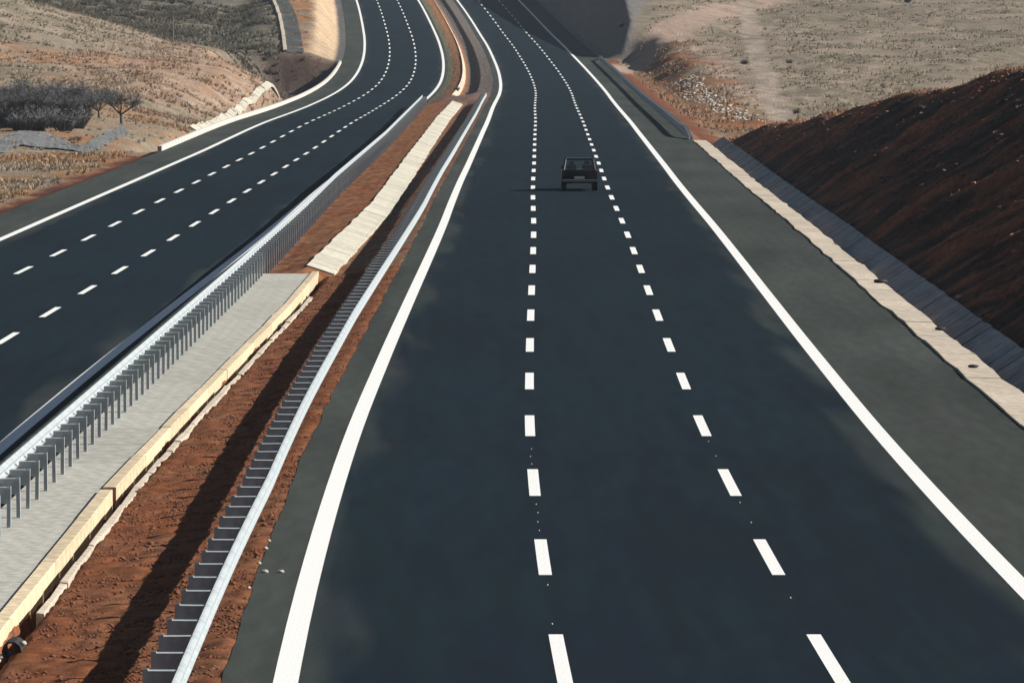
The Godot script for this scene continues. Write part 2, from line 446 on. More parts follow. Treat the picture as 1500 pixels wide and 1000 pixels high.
func zrows(spec: Array) -> PackedFloat32Array:     # [[z0, step], ..., [zend, 0]]
	var r := PackedFloat32Array()
	for i in spec.size() - 1:
		var z: float = spec[i][0]
		while z < spec[i + 1][0] - 0.001:
			r.append(z)
			z += spec[i][1]
	r.append(spec[spec.size() - 1][0])
	return r
func side_ground(into: ArrayMesh, zs: PackedFloat32Array, ds: PackedFloat32Array, left: bool) -> void:
	var pos := PackedVector3Array()
	var col := PackedColorArray()
	for Z in zs:
		for j in ds.size():
			var d := ds[j] if not left else ds[ds.size() - 1 - j]
			pos.append(Vector3(lx(Z) - d if left else rx(Z) + d, left_h(d, Z) if left else right_h(d, Z), -Z))
			col.append(left_c(d, Z) if left else right_c(d, Z))
	grid(zs.size(), ds.size(), pos, col, PackedVector2Array(), into)
func build_ground() -> void:
	var m := ArrayMesh.new()
	var dl := zrows([[0.0, 0.3], [1.8, 0.5], [24.0, 0.9], [60.0, 2.5], [120.0, 12.0], [420.0, 0]])
	side_ground(m, zrows([[-60.0, 20.0], [240.0, 1.2], [560.0, 1.6], [900.0, 5.0], [1240.0, 40.0], [1500.0, 100], [2600.0, 0]]), dl, true)
	var dn := zrows([[0.0, 0.25], [0.75, 0.07], [1.25, 0.2], [16.0, 0.5], [30.0, 5.0], [60.0, 20.0], [420.0, 0]])
	side_ground(m, zrows([[-60.0, 20.0], [140.0, 0.4], [398.0, 0]]), dn, false)
	var dr := zrows([[0.0, 0.3], [1.8, 0.5], [30.0, 1.2], [70.0, 3.0], [130.0, 12.0], [420.0, 0]])
	side_ground(m, zrows([[398.0, 1.5], [700.0, 2.0], [900.0, 5.0], [1240.0, 40.0], [1500.0, 100], [2600.0, 0]]), dr, false)
	# under the carriageways
	for c in [[lx, med_l, hl], [med_r, rx, hr]]:
		var hf: Callable = c[2]
		var s := strip(-60.0, 2600.0, 20.0, c[0], c[1], func(Z): return hf.call(Z) - 0.2, 2, func(_x, _z): return GREY)
		m.add_surface_from_arrays(Mesh.PRIMITIVE_TRIANGLES, s.surface_get_arrays(0))
	var g := put(m, "ground", M.ground)
	tag(g, "", "", "", "structure")
	# soil of the median strip
	var zs := zrows([[-60.0, 10.0], [60.0, 0.15], [206.0, 0.6], [620.0, 3.0], [1240.0, 40.0], [2600.0, 0]])
	var pos := PackedVector3Array()
	var col := PackedColorArray()
	var nc := 64
	for Z in zs:
		var a := med_l(Z)
		var b := med_r(Z)
		for j in nc:
			var x := lerpf(a, b, float(j) / (nc - 1))
			var h := median_h(x, Z)
			if j > 0 and j < nc - 1:
				var calm := 0.25 if Z > 204.0 and Z < 570.0 and x > white_x(Z) - 0.25 and x < white_x(Z) + 1.15 else 1.0
				h += (nz(x, Z, 6.0) * 0.05 + nz(x, Z, 1.7) * 0.05) * calm
			pos.append(Vector3(x, h, -Z))
			col.append(median_c(x, Z))
	var s := put(grid(zs.size(), nc, pos, col), "median_soil", M.soil)
	tag(s, "", "", "", "structure")

# ---------- carriageways ----------
func lane_tint(base: Color, amp: float, cx = null, l0 := 0.0, l3 := 0.0) -> Callable:
	return func(x: float, Z: float) -> Color:
		var t := 1.0 + amp * (nz(x, Z, 0.18) + 0.8 * nz(x * 6.0, Z * 0.3, 0.5))
		var c := base
		if cx != null:
			var o: float = x - cx.call(Z)
			var m := minf(o - l0, l3 - o)
			c = c.lerp(Color(0.063, 0.073, 0.069), (1.0 - ss(0.1, 0.75, m + 0.9 * nz(x * 3.0, Z * 0.4, 0.8))) * 0.6)
		return Color(c.r * t, c.g * t, c.b * t)
func build_road(lab: String, cx: Callable, h: Callable, e0: float, l0: float, l1: float, l2: float, l3: float, e1: float, phase: float, dash_off: float, zmin: float) -> void:
	var dark := Color(0.0138, 0.0240, 0.0335)
	var sh := Color(0.063, 0.073, 0.069)
	var at := func(o: float) -> Callable: return func(Z: float) -> float: return cx.call(Z) + o
	var up := func(k: float) -> Callable: return func(Z: float) -> float: return h.call(Z) + k
	var road := put(strip(-60.0, 1500.0, 4.0, at.call(l0 + 0.1), at.call(l3 - 0.1), h, 41, lane_tint(dark, 0.13, cx, l0, l3)), "road", M.asphalt)
	tag(road, lab, "", "", "structure")
	put(strip(-60.0, 1500.0, 1.0, at.call(e0) if e0 < -8.0 else med_r, at.call(l0 + 0.1), h, 6, lane_tint(sh, 0.28)), "shoulder", M.shoulder, road)
	put(strip(-60.0, 1500.0, 3.0, at.call(l3 - 0.1), at.call(e1), h, 6, lane_tint(sh, 0.28)), "shoulder", M.shoulder, road)
	for o in [l0, l3]:
		var sh_in := 0.0 if o == I_LINE else 0.0
		var la := func(Z: float) -> float: return cx.call(Z) + o - 0.17 - sh_in * (1.0 - ss(300.0, 600.0, Z))
		var lb := func(Z: float) -> float: return cx.call(Z) + o + 0.17 - sh_in * (1.0 - ss(300.0, 600.0, Z))
		put(strip(-60.0, 1500.0, 5.0, la, lb, up.call(0.006)), "edge_line", M.paint, road)
	var k := 0
	for o in [l1, l2]:
		var Z: float = phase + dash_off * k
		while Z > zmin: Z -= 15.0
		while Z < 1060.0:
			var m := strip(Z - 3.1, Z + 3.1, 3.1, at.call(o - 0.105), at.call(o + 0.105), up.call(0.006))
			put(m, "lane_dash", M.paint, road)
			if Z < 125.0 and e0 > -8.0:      # small setting-out dots of paint between the nearest dashes
				for q in 4:
					if rng.randf() < 0.45: continue
					var zd := Z + 4.6 + 1.9 * q + rng.randf_range(-0.2, 0.2)
					var od: float = o + rng.randf_range(-0.02, 0.02)
					put(strip(zd - 0.09, zd + 0.09, 0.18, at.call(od - 0.007), at.call(od + 0.007), up.call(0.006)), "guide_dot", M.paint, road)
			Z += 15.0
		k += 1

# ---------- guard rails ----------
# beam: W profile swept along x(Z); face = +1 faces right, -1 faces left
func beam_mesh(z0: float, z1: float, xf: Callable, hf: Callable, face: float, flare: float) -> ArrayMesh:
	var prof := [[0.0, 0.75], [0.035, 0.745], [0.08, 0.70], [0.08, 0.665], [0.015, 0.615], [0.015, 0.575], [0.08, 0.525], [0.08, 0.49], [0.035, 0.445], [0.0, 0.44]]
	var n := int((z1 - z0) / 2.0) + 1
	var pos := PackedVector3Array()
	for i in n:
		var Z := lerpf(z0, z1, float(i) / (n - 1))
		var x: float = xf.call(Z)
		var y: float = hf.call(Z)
		var dn := 0.0
		if flare > 0.0: dn = (1.0 - ss(z0, z0 + flare, Z)) + ss(z1 - flare, z1, Z)
		for p in prof:
			pos.append(Vector3(x + p[0] * face, y + p[1] - 0.55 * dn, -Z))
	return grid(n, prof.size(), pos)
func post_mesh() -> ArrayMesh:
	# a Sigma-like folded steel post, open on one side, 0.12 wide
	var st := tool_new()
	box(st, Vector3(0, 0.15, 0), Vector3(0.012, 1.2, 0.11))
	for s in [-1, 1]:
		box(st, Vector3(-0.035, 0.15, 0.05 * s), Vector3(0.06, 1.2, 0.01))
	return done(st)
func bracket_mesh(face: float, w: float) -> ArrayMesh:
	# spacer from the post to the beam: tapered side plates and a bright cap
	var st := tool_new()
	var x0 := 0.0
	var x1 := w * face
	for s in [-0.055, 0.055]:
		block(st, [Vector3(x0, 0.42, s - 0.004), Vector3(x1, 0.47, s - 0.004), Vector3(x1, 0.47, s + 0.004), Vector3(x0, 0.42, s + 0.004)],
			[Vector3(x0, 0.72, s - 0.004), Vector3(x1, 0.72, s - 0.004), Vector3(x1, 0.72, s + 0.004), Vector3(x0, 0.72, s + 0.004)])
	return done(st)
func cap_mesh(face: float, w: float) -> ArrayMesh:
	var st := tool_new()
	box(st, Vector3(w * 0.5 * face, 0.728, 0), Vector3(w, 0.012, 0.16), 0.003)
	return done(st)
func guard_rail(label: String, z0: float, z1: float, xf: Callable, hf: Callable, face: float, width: float, flare: float, caps := true, lift := 0.0) -> void:
	var t := thing("guard_rail", label, "guard rail", Vector3(xf.call(z0), hf.call(z0), -z0))
	var b := put(beam_mesh(z0, z1, xf, hf, face, flare), "beam", M.galv, t)
	b.position = Vector3(0, lift, 0) - t.position
	var pm := post_mesh()
	var bm := bracket_mesh(face, width)
	var cm := cap_mesh(face, width)
	var Z := z0 + 1.0
	while Z < z1 - 0.5:
		var dn := 0.0
		if flare > 0.0: dn = ((1.0 - ss(z0, z0 + flare, Z)) + ss(z1 - flare, z1, Z)) * 0.55
		var p := put(pm, "post", M.galv, t, Vector3(xf.call(Z) - width * face, hf.call(Z) - dn, -Z) - t.position)
		p.rotation.z = rng.randf_range(-0.015, 0.015)
		var br := put(bm, "bracket", M.galv, p)
		if caps: put(cm, "bracket_cap", M.galv, p)
		Z += 2.0

# ---------- concrete works ----------
# a slab following the ground between two lines; tops given by height functions at both edges
func slab(z0: float, z1: float, xa: Callable, xb: Callable, ha: Callable, hb: Callable, thick: float, jig := 0.0) -> ArrayMesh:
	var st := tool_new()
	var tp := []
	var bt := []
	var tilt := rng.randf_range(-jig, jig)
	for c in [[z0, 0], [z0, 1], [z1, 1], [z1, 0]]:
		var Z: float = c[0]
		var x: float = xa.call(Z) if c[1] == 0 else xb.call(Z)
		var y: float = ha.call(Z) if c[1] == 0 else hb.call(Z)
		tp.append(Vector3(x, y + tilt, -Z))
		bt.append(Vector3(x, y + tilt - thick, -Z))
	block(st, bt, tp, 0.012)
	return done(st)
func run_of(t: Node3D, called: String, mats: Array, z0: float, z1: float, step: float, gap: float, xa: Callable, xb: Callable, ha: Callable, hb: Callable, thick: float, jig: float, vary := 0.0) -> void:
	var Z := z0
	while Z < z1 - 0.05:
		var s := minf(step * (1.0 + rng.randf_range(-vary, vary)), z1 - Z)
		var o := put(slab(Z, Z + s - gap, xa, xb, ha, hb, thick, jig), called, mats[rng.randi() % mats.size()], t)
		o.position = -t.position
		Z += s
func cst(v: float) -> Callable: return func(_z: float) -> float: return v
func build_concrete() -> void:
	var t := thing("concrete_apron", "grey concrete paving behind the post row of the guard rail in the median", "paving", Vector3(-8.2, -0.4, -130))
	run_of(t, "slab", M.concrete, 60.0, 205.0, 5.0, 0.035, func(Z): return post_x(Z) - 0.55, func(Z): return kerb_x(Z) - 0.28, cst(-0.36), cst(-0.36), 0.14, 0.006)
	t = thing("kerb_wall", "long cream concrete kerb along the grey median paving", "kerb", Vector3(-7.5, -0.4, -130))
	var spans := [[60.0, 112.6], [113.3, 150.0], [150.12, 205.6]]
	for s in spans:
		run_of(t, "kerb_block", M.cream, s[0], s[1], 7.0, 0.03, func(Z): return kerb_x(Z) - 0.24 + 0.03 * nz(0.0, Z, 2.0), func(Z): return kerb_x(Z) + 0.03 * nz(9.0, Z, 3.0), cst(-0.31), cst(-0.31), 0.5, 0.012, 0.3)
	t = thing("channel_lip", "thin whitish concrete lip between the narrow drain slot and the red soil", "drain edge", Vector3(-7.2, -0.45, -130))
	run_of(t, "lip_piece", M.pale, 90.5, 190.0, 3.5, 0.06, func(Z): return kerb_x(Z) + 0.27 + 0.04 * nz(5.0, Z, 3.0), func(Z): return kerb_x(Z) + 0.40 + 0.07 * nz(7.0, Z, 4.0), cst(-0.4), cst(-0.42), 0.3, 0.03, 0.4)
	t = thing("lined_ditch", "pale slab-lined ditch side beyond the grey paving in the median", "ditch lining", Vector3(-6.5, -0.4, -380))
	run_of(t, "slab", M.white_slab, 206.5, 564.0, 2.5, 0.05, func(Z): return white_x(Z) - 0.05 + 0.08 * nz(3.0, Z, 0.8), func(Z): return white_x(Z) + 0.95 + 0.08 * nz(4.0, Z, 0.8), cst(-0.10), cst(-0.43), 0.12, 0.012)
	var fm := func(f: float) -> Callable: return func(Z: float) -> float: return lerpf(med_l(Z), med_r(Z), f)
	var hm := func(f: float, k: float) -> Callable: return func(Z: float) -> float: return lerpf(hl(Z), hr(Z), f) + k
	t = thing("lined_ditch", "far pale slab-lined ditch side in the median on the uphill stretch", "ditch lining", Vector3(-6.5, 1, -800))
	run_of(t, "slab", M.pale, 612.0, 1120.0, 4.0, 0.06, fm.call(0.35), fm.call(0.42), hm.call(0.35, 0.30), hm.call(0.42, -0.22), 0.15, 0.01)
	# right side: rough concrete strip and the shaded drain slabs
	t = thing("concrete_strip", "rough cream concrete strip between the right shoulder and the slab drain", "kerb strip", Vector3(12.5, 0, -270))
	run_of(t, "panel", M.pale, 100.0, 391.0, 3.0, 0.02, func(Z): return rx(Z) + 0.04 + 0.13 * nz(1.0, Z, 1.6), func(Z): return rx(Z) + 0.93 + 0.12 * nz(2.0, Z, 1.3), cst(0.05), cst(0.03), 0.2, 0.012, 0.4)
	t = thing("slab_drain", "blue grey slab lining of the roadside drain under the dark cut slope", "drain", Vector3(13.5, 0, -270))
	run_of(t, "slab", M.drain, 140.0, 391.0, 1.5, 0.05, func(Z): return rx(Z) + 1.14, func(Z): return rx(Z) + 2.06 + 0.03 * nz(6.0, Z, 3.0), cst(-0.30), cst(0.30), 0.1, 0.02)
	# parapet on the left edge
	t = thing("parapet", "low white concrete parapet along the left shoulder edge", "parapet", Vector3(-23, -0.5, -560))
	run_of(t, "panel", [M.parapet], 388.0, 776.0, 8.0, 0.015, func(Z): return lx(Z) - 0.26, func(Z): return lx(Z) + 0.02, func(Z): return hl(Z) + 0.34, func(Z): return hl(Z) + 0.34, 0.6, 0.0)
	# lined ditch beyond the parapet
	t = thing("wing_wall", "stepped white slab ditch wall climbing behind the low parapet", "wall", Vector3(-27, -1, -600))
	run_of(t, "slab", M.white_slab, 500.0, 664.0, 5.0, 0.12, func(Z): return lx(Z) - 4.75, func(Z): return lx(Z) - 4.15, func(Z): return left_h(4.75, Z) + 0.16, func(Z): return left_h(4.75, Z) - 0.2, 0.3, 0.04)

# ---------- side road and gravel track ----------
func drape(z0: float, z1: float, step: float, d0: Callable, d1: Callable, up: float, left: bool, base: Color) -> ArrayMesh:
	var pos := PackedVector3Array()
	var col := PackedColorArray()
	var n := int((z1 - z0) / step) + 1
	var nc := 9
	for i in n:
		var Z := z0 + i * step
		for j in nc:
			var d := lerpf(d0.call(Z), d1.call(Z), float(j) / (nc - 1))
			pos.append(Vector3(lx(Z) - d if left else rx(Z) + d, (left_h(d, Z) if left else right_h(d, Z)) + up, -Z))
			var t := 1.0 + 0.25 * nz(d * 2.0, Z, 0.8)
			col.append(Color(base.r * t, base.g * t, base.b * t))
	return grid(n, nc, pos, col)
func build_tracks() -> void:
	var m := drape(786.0, 1120.0, 3.0, func(Z): return side_d(Z), func(Z): return side_d(Z) - 2.3, 0.08, true, Color(0.10, 0.105, 0.105))
	var s := put(m, "side_road", M.ground)
	tag(s, "narrow grey side road climbing past the cream cut bank", "", "", "structure")
	var t := thing("side_kerb", "white kerb on the outer edge of the narrow side road", "kerb", Vector3(-40, 5, -900))
	run_of(t, "kerb_block", M.pale, 786.0, 1100.0, 8.0, 0.1, func(Z): return lx(Z) - side_d(Z) - 0.5, func(Z): return lx(Z) - side_d(Z), func(Z): return left_h(side_d(Z), Z) + 0.4, func(Z): return left_h(side_d(Z), Z) + 0.4, 0.9, 0.03)
	# gravel track: sweeps in from the left and turns up the slope
	var lo := [[-36.0, 382.5], [-34.5, 390.6], [-34.7, 409.3], [-32.4, 404.4], [-30.5, 400.9], [-28.9, 396.3], [-28.8, 404.4], [-29.3, 425.6], [-29.7, 442.2], [-30.1, 455.4]]
	var hi := [[-39.7, 416.6], [-37.1, 420.4], [-36.8, 434.1], [-34.6, 432.6], [-32.4, 420.4], [-30.5, 409.3], [-30.7, 420.4], [-31.1, 440.8], [-31.4, 456.9], [-31.4, 470.6]]
	var pos := PackedVector3Array()
	var col := PackedColorArray()
	var rows := 0
	for i in lo.size() - 1:
		for k in 12:
			var u := k / 12.0
			for j in 10:
				var v := j / 9.0
				var ax := lerpf(lo[i][0], lo[i + 1][0], u)
				var az := lerpf(lo[i][1], lo[i + 1][1], u) + 2.0 * nz(ax, 7.0, 0.7)
				var bx := lerpf(hi[i][0], hi[i + 1][0], u)
				var bz := lerpf(hi[i][1], hi[i + 1][1], u) + 3.0 * nz(bx, 3.0, 0.7)
				var xx := lerpf(ax, bx, v)
				var zz := lerpf(az, bz, v)
				pos.append(Vector3(xx, left_h(lx(zz) - xx, zz) + 0.10, -zz))
				var t2 := 1.0 + 0.2 * nz(xx, zz, 0.6)
				col.append(Color(0.235 * t2, 0.245 * t2, 0.25 * t2))
			rows += 1
	var g := put(grid(rows, 10, pos, col), "gravel_track", M.ground)
	tag(g, "pale grey gravel track bending up between bare trees and orange slope", "", "", "structure")

# ---------- plants ----------
func bare_tree_meshes(seed_: int, h: float, spread: float, twigs: int) -> Array:
	var r := RandomNumberGenerator.new()
	r.seed = seed_
	var tr := tool_new()
	var cr := tool_new()
	var top := Vector3(r.randf_range(-0.1, 0.1), h * 0.26, r.randf_range(-0.1, 0.1))
	tube(tr, Vector3(0, -0.3, 0), top, h * 0.045, h * 0.034, 7)
	var ends := []
	for i in 6:
		var a := TAU * i / 6.0 + r.randf_range(-0.4, 0.4)
		var e := top + Vector3(cos(a) * spread * r.randf_range(0.3, 0.55), h * r.randf_range(0.22, 0.42), sin(a) * spread * r.randf_range(0.3, 0.55))
		tube(tr, top, e, h * 0.024, h * 0.011, 5)
		for k in 5:
			var f := e + Vector3(r.randf_range(-0.34, 0.34) * spread, h * r.randf_range(0.05, 0.34), r.randf_range(-0.34, 0.34) * spread)
			tube(tr, e.lerp(top, r.randf_range(0.0, 0.4)), f, h * 0.010, h * 0.004, 4)
			ends.append([e, f])
	for i in twigs:
		var en = ends[r.randi() % ends.size()]
		var a: Vector3 = en[0].lerp(en[1], r.randf_range(0.1, 1.0))
		var dir := Vector3(r.randf_range(-1, 1), r.randf_range(-0.25, 1.0), r.randf_range(-1, 1)).normalized()
		var b := a + dir * h * r.randf_range(0.10, 0.24)
		var w := h * 0.0045
		var s := dir.cross(Vector3(r.randf_range(-1, 1), r.randf_range(-1, 1), r.randf_range(-1, 1))).normalized() * w
		for p in [a - s, b, a + s]: cr.add_vertex(p)
		var c := a.lerp(b, 0.5) + Vector3(r.randf_range(-1, 1), r.randf_range(-0.3, 1), r.randf_range(-1, 1)) * h * 0.08
		for p in [a.lerp(b, 0.5) - s * 0.7, c, a.lerp(b, 0.5) + s * 0.7]: cr.add_vertex(p)
	return [done(tr), done(cr)]
func shrub_mesh(seed_: int, stems: int) -> ArrayMesh:
	var r := RandomNumberGenerator.new()
	r.seed = seed_
	var st := tool_new()
	for i in stems:
		var a := r.randf() * TAU
		var lean := r.randf_range(0.1, 0.8)
		var l := r.randf_range(0.5, 1.0)
		var dir := Vector3(cos(a) * lean, 1.0, sin(a) * lean).normalized()
		var p0 := Vector3(cos(a), 0, sin(a)) * r.randf_range(0.0, 0.28)
		var p1 := p0 + dir * l
		var s := dir.cross(Vector3(r.randf_range(-1, 1), 0.2, r.randf_range(-1, 1))).normalized() * 0.022
		for p in [p0 - s, p1, p0 + s]: st.add_vertex(p)
		for k in 3:
			var q0 := p0.lerp(p1, r.randf_range(0.25, 0.9))
			var q1 := q0 + Vector3(r.randf_range(-1, 1), r.randf_range(-0.1, 1.0), r.randf_range(-1, 1)) * 0.26
			for p in [q0 - s, q1, q0 + s]: st.add_vertex(p)
	return done(st)
func tuft_mesh(seed_: int) -> ArrayMesh:
	var r := RandomNumberGenerator.new()
	r.seed = seed_
	var st := tool_new()
	for i in 14:
		var a := r.randf() * TAU
		var dir := Vector3(cos(a) * r.randf_range(0.2, 1.0), 1.0, sin(a) * r.randf_range(0.2, 1.0)).normalized()
		var p0 := Vector3(cos(a), 0, sin(a)) * r.randf_range(0.0, 0.3) - Vector3(0, 0.1, 0)
		var s := Vector3(-sin(a), 0, cos(a)) * r.randf_range(0.05, 0.12)
		var p1 := p0 + dir * r.randf_range(0.5, 1.1)
		for p in [p0 - s, p1, p0 + s]: st.add_vertex(p)
	return done(st)
func scatter(called: String, label: String, cat: String, mesh: Mesh, m: Material, xf: Array, cols: Array) -> void:
	var mm := MultiMesh.new()
	mm.transform_format = MultiMesh.TRANSFORM_3D
	mm.use_colors = cols.size() > 0
	mm.mesh = mesh
	mm.instance_count = xf.size()
	for i in xf.size():
		mm.set_instance_transform(i, xf[i])
		if cols.size(): mm.set_instance_color(i, cols[i])
	var o := MultiMeshInstance3D.new()
	o.multimesh = mm
	o.material_override = m
	o.name = numbered(self, called)
	add_child(o, true)
	tag(o, label, cat, "", "stuff")
func spot(p: Vector3, s: float, sy := 1.0) -> Transform3D:
	return Transform3D(Basis(Vector3.UP, rng.randf() * TAU).scaled(Vector3(s, s * sy, s)), p)
func left_p(x: float, Z: float) -> Vector3: return Vector3(x, left_h(lx(Z) - x, Z), -Z)
func right_p(x: float, Z: float) -> Vector3: return Vector3(x, right_h(x - rx(Z), Z), -Z)
func build_plants() -> void:
	# dry grass on both hillsides
	for side in 2:
		for v in 2:
			var xf := []
			var cl := []
			var tries := 0
			while xf.size() < 17000 and tries < 90000:
				tries += 1
				var Z := 250.0 + 700.0 * pow(rng.randf(), 0.8)
				if side == 1: Z = 395.0 + 540.0 * rng.randf()
				var d := 0.0
				if side == 0: d = rng.randf() * maxf(2.0, lx(Z) + Z * 0.092)
				else: d = rng.randf() * maxf(2.0, Z * 0.092 - rx(Z))
				if d < 2.0 + 1.2 * rng.randf(): continue
				var x := lx(Z) - d if side == 0 else rx(Z) + d
				if n1.get_noise_2d(x * 1.5, Z * 1.2) + rng.randf_range(-0.25, 0.25) < 0.02: continue
				if side == 1 and (absf(x - (24.8 + (Z - 540.0) * 0.0316)) < 1.3 or (Z > 720.0 and absf(x - (13.0 + (Z - 740.0) * 0.163)) < 3.0)): continue
				if side == 0 and Z > 392.0 and Z < 480.0 and x < -27.0 and rng.randf() < 0.9: continue
				if side == 0 and Z > 785.0 and d < side_d(Z) + 0.8 and (d < 5.5 or rng.randf() < 0.9): continue
				if side == 1 and Z > 785.0 and d < 6.5 + (Z - 800.0) * 0.075: continue
				var p := left_p(x, Z) if side == 0 else right_p(x, Z)
				var s := (0.07 + 0.42 * pow(rng.randf(), 2.6)) * (1.0 if Z < 500.0 else 1.25)
				if side == 0 and Z > 720.0 and d > side_d(Z) + 1.0: s *= 1.7
				xf.append(spot(p, s, rng.randf_range(0.6, 1.1)))
				var g := left_c(d, Z) if side == 0 else right_c(d, Z)
				var k := rng.randf_range(0.75, 1.2)
				var w := OLIVE.lerp(Color(0.36, 0.27, 0.16), rng.randf())
				g = g.lerp(w, 0.3)
				if side == 0 and Z > 720.0 and d > side_d(Z) + 1.0: g = g.lerp(Color(0.09, 0.09, 0.07), 0.6)
				cl.append(Color(g.r * k, g.g * k, g.b * k))
			scatter("dry_grass", ["dry olive grass tufts covering the slopes left of the highway", "dry tan grass tufts covering the hill right of the highway"][side] if v == 0 else ["straw coloured grass tufts scattered on the left slopes", "straw coloured grass tufts scattered on the right hill"][side], "grass", tuft_mesh(40 + v + side * 2), M.tuft, xf, cl)
	# scrub on the far left hillside reads as one mass
	var xs := []
	for i in 2600:
		var Z := rng.randf_range(745.0, 960.0)
		var x := rng.randf_range(-84.0, -30.0)
		if lx(Z) - x < side_d(Z) + 2.0 or n1.get_noise_2d(x * 1.1, Z * 0.5) < -0.1 + 0.3 * ss(-60.0, -36.0, x): continue
		xs.append(spot(left_p(x, Z), rng.randf_range(0.7, 1.5), 0.85))
	scatter("scrub", "dark scrub covering the hollow behind the tan ridge", "scrub", shrub_mesh(71, 60), M.twig_brown, xs, [])
	# bare trees by the gravel track
	var kinds := []
	for k in 3: kinds.append(bare_tree_meshes(100 + k, 3.4, 3.6, 1500))
	var spots := [[-39.4, 448.0, 0.85], [-37.3, 446.0, 0.95], [-35.4, 449.0, 0.9], [-33.8, 452.0, 0.85], [-40.2, 462.0, 0.95], [-38.2, 460.0, 0.9], [-36.3, 464.0, 0.95], [-34.6, 466.0, 0.8], [-41.6, 456.0, 0.9], [-39.0, 476.0, 0.85], [-36.8, 478.0, 0.8], [-34.9, 480.0, 0.75], [-42.0, 474.0, 0.85]]
	for i in spots.size():
		bare_tree(kinds[i % 3], spots[i], "bare grey tree in the thicket beyond the gravel track", "bare trees by the gravel track")
	bare_tree(kinds[0], [-31.9, 474.0, 0.85], "dark trunked bare tree standing at the upper end of the gravel track", "")
	bare_tree(kinds[1], [-34.0, 478.0, 0.7], "bare tree with forked dark trunk just left of the gravel track's end", "")
	bare_tree(kinds[2], [-31.0, 411.0, 0.22], "tiny dark bush sprouting where the gravel track bends", "")
	var low := [shrub_mesh(91, 170), shrub_mesh(92, 200)]
	for i in 26:
		var Z := rng.randf_range(441.0, 482.0)
		var x := rng.randf_range(-0.0875, -0.0745) * Z
		var t := thing("thicket_shrub", "low grey leafless shrub under the bare trees by the gravel track", "shrub", left_p(x, Z), "shrubs under the bare trees")
		var o := put(low[i % 2], "stems", M.twig, t)
		var k := rng.randf_range(1.1, 2.0)
		o.scale = Vector3(k * 1.2, k, k * 1.2)
		o.rotation.y = rng.randf() * TAU
	# shrubs standing along the top of the shaded cut slope
	var shr := [shrub_mesh(81, 120), shrub_mesh(82, 150), shrub_mesh(83, 110)]
	for a in [[32.0, 430.0, 1.9], [34.5, 436.0, 1.5], [36.8, 428.0, 1.7], [38.4, 424.0, 2.2], [40.5, 436.0, 2.0], [42.2, 430.0, 2.3], [29.5, 440.0, 1.3], [27.0, 446.0, 1.1]]:
		var t := thing("leafless_shrub", "grey leafless shrub showing over the top of the dark cut slope", "shrub", right_p(a[0], a[1]), "shrubs behind the dark cut slope")
		var o := put(shr[rng.randi() % 3], "stems", M.twig, t)
		o.scale = Vector3(a[2] * 1.2, a[2], a[2] * 1.2)
		o.rotation.y = rng.randf() * TAU
	for a in [[27.6, 690.0, 0.9, "dark upright bush beside the pale gully on the right hill"], [33.0, 690.0, 0.75, "small dark bush alone on the tan right hill"], [33.2, 665.0, 0.6, "very small dark bush a little below the lone one on the right hill"], [26.5, 540.0, 0.7, "low grey bush at the foot of the pale gully"], [60.0, 880.0, 1.3, "grey bush high on the right hillside"], [15.4, 812.0, 0.8, "black bush at the edge of the grey cut ridge"]]:
		var t := thing("bush", a[3], "bush", right_p(a[0], a[1]))
		var o := put(shr[rng.randi() % 3], "stems", M.bark, t)
		o.scale = Vector3(a[2] * 1.1, a[2], a[2] * 1.1)
	for a in [[-6.1, 640.0, 0.55, "dark bush at the near end of the far median ditch"], [-4.6, 610.0, 0.5, "dark bush in the middle of the red median crossing"]]:
		var t := thing("bush", a[3], "bush", Vector3(a[0], median_h(a[0], a[1]) - 0.05, -a[1]))
		var o := put(shr[0], "stems", M.bark, t)
		o.scale = Vector3(a[2] * 1.3, a[2], a[2] * 1.3)
func bare_tree(k: Array, a: Array, label: String, group: String) -> void:
	var t := thing("bare_tree", label, "tree", left_p(a[0], a[1]), group)
	t.rotation.y = rng.randf() * TAU
	t.scale = Vector3.ONE * a[2]
	put(k[0], "trunk", M.bark, t)
	put(k[1], "crown", M.twig, t)

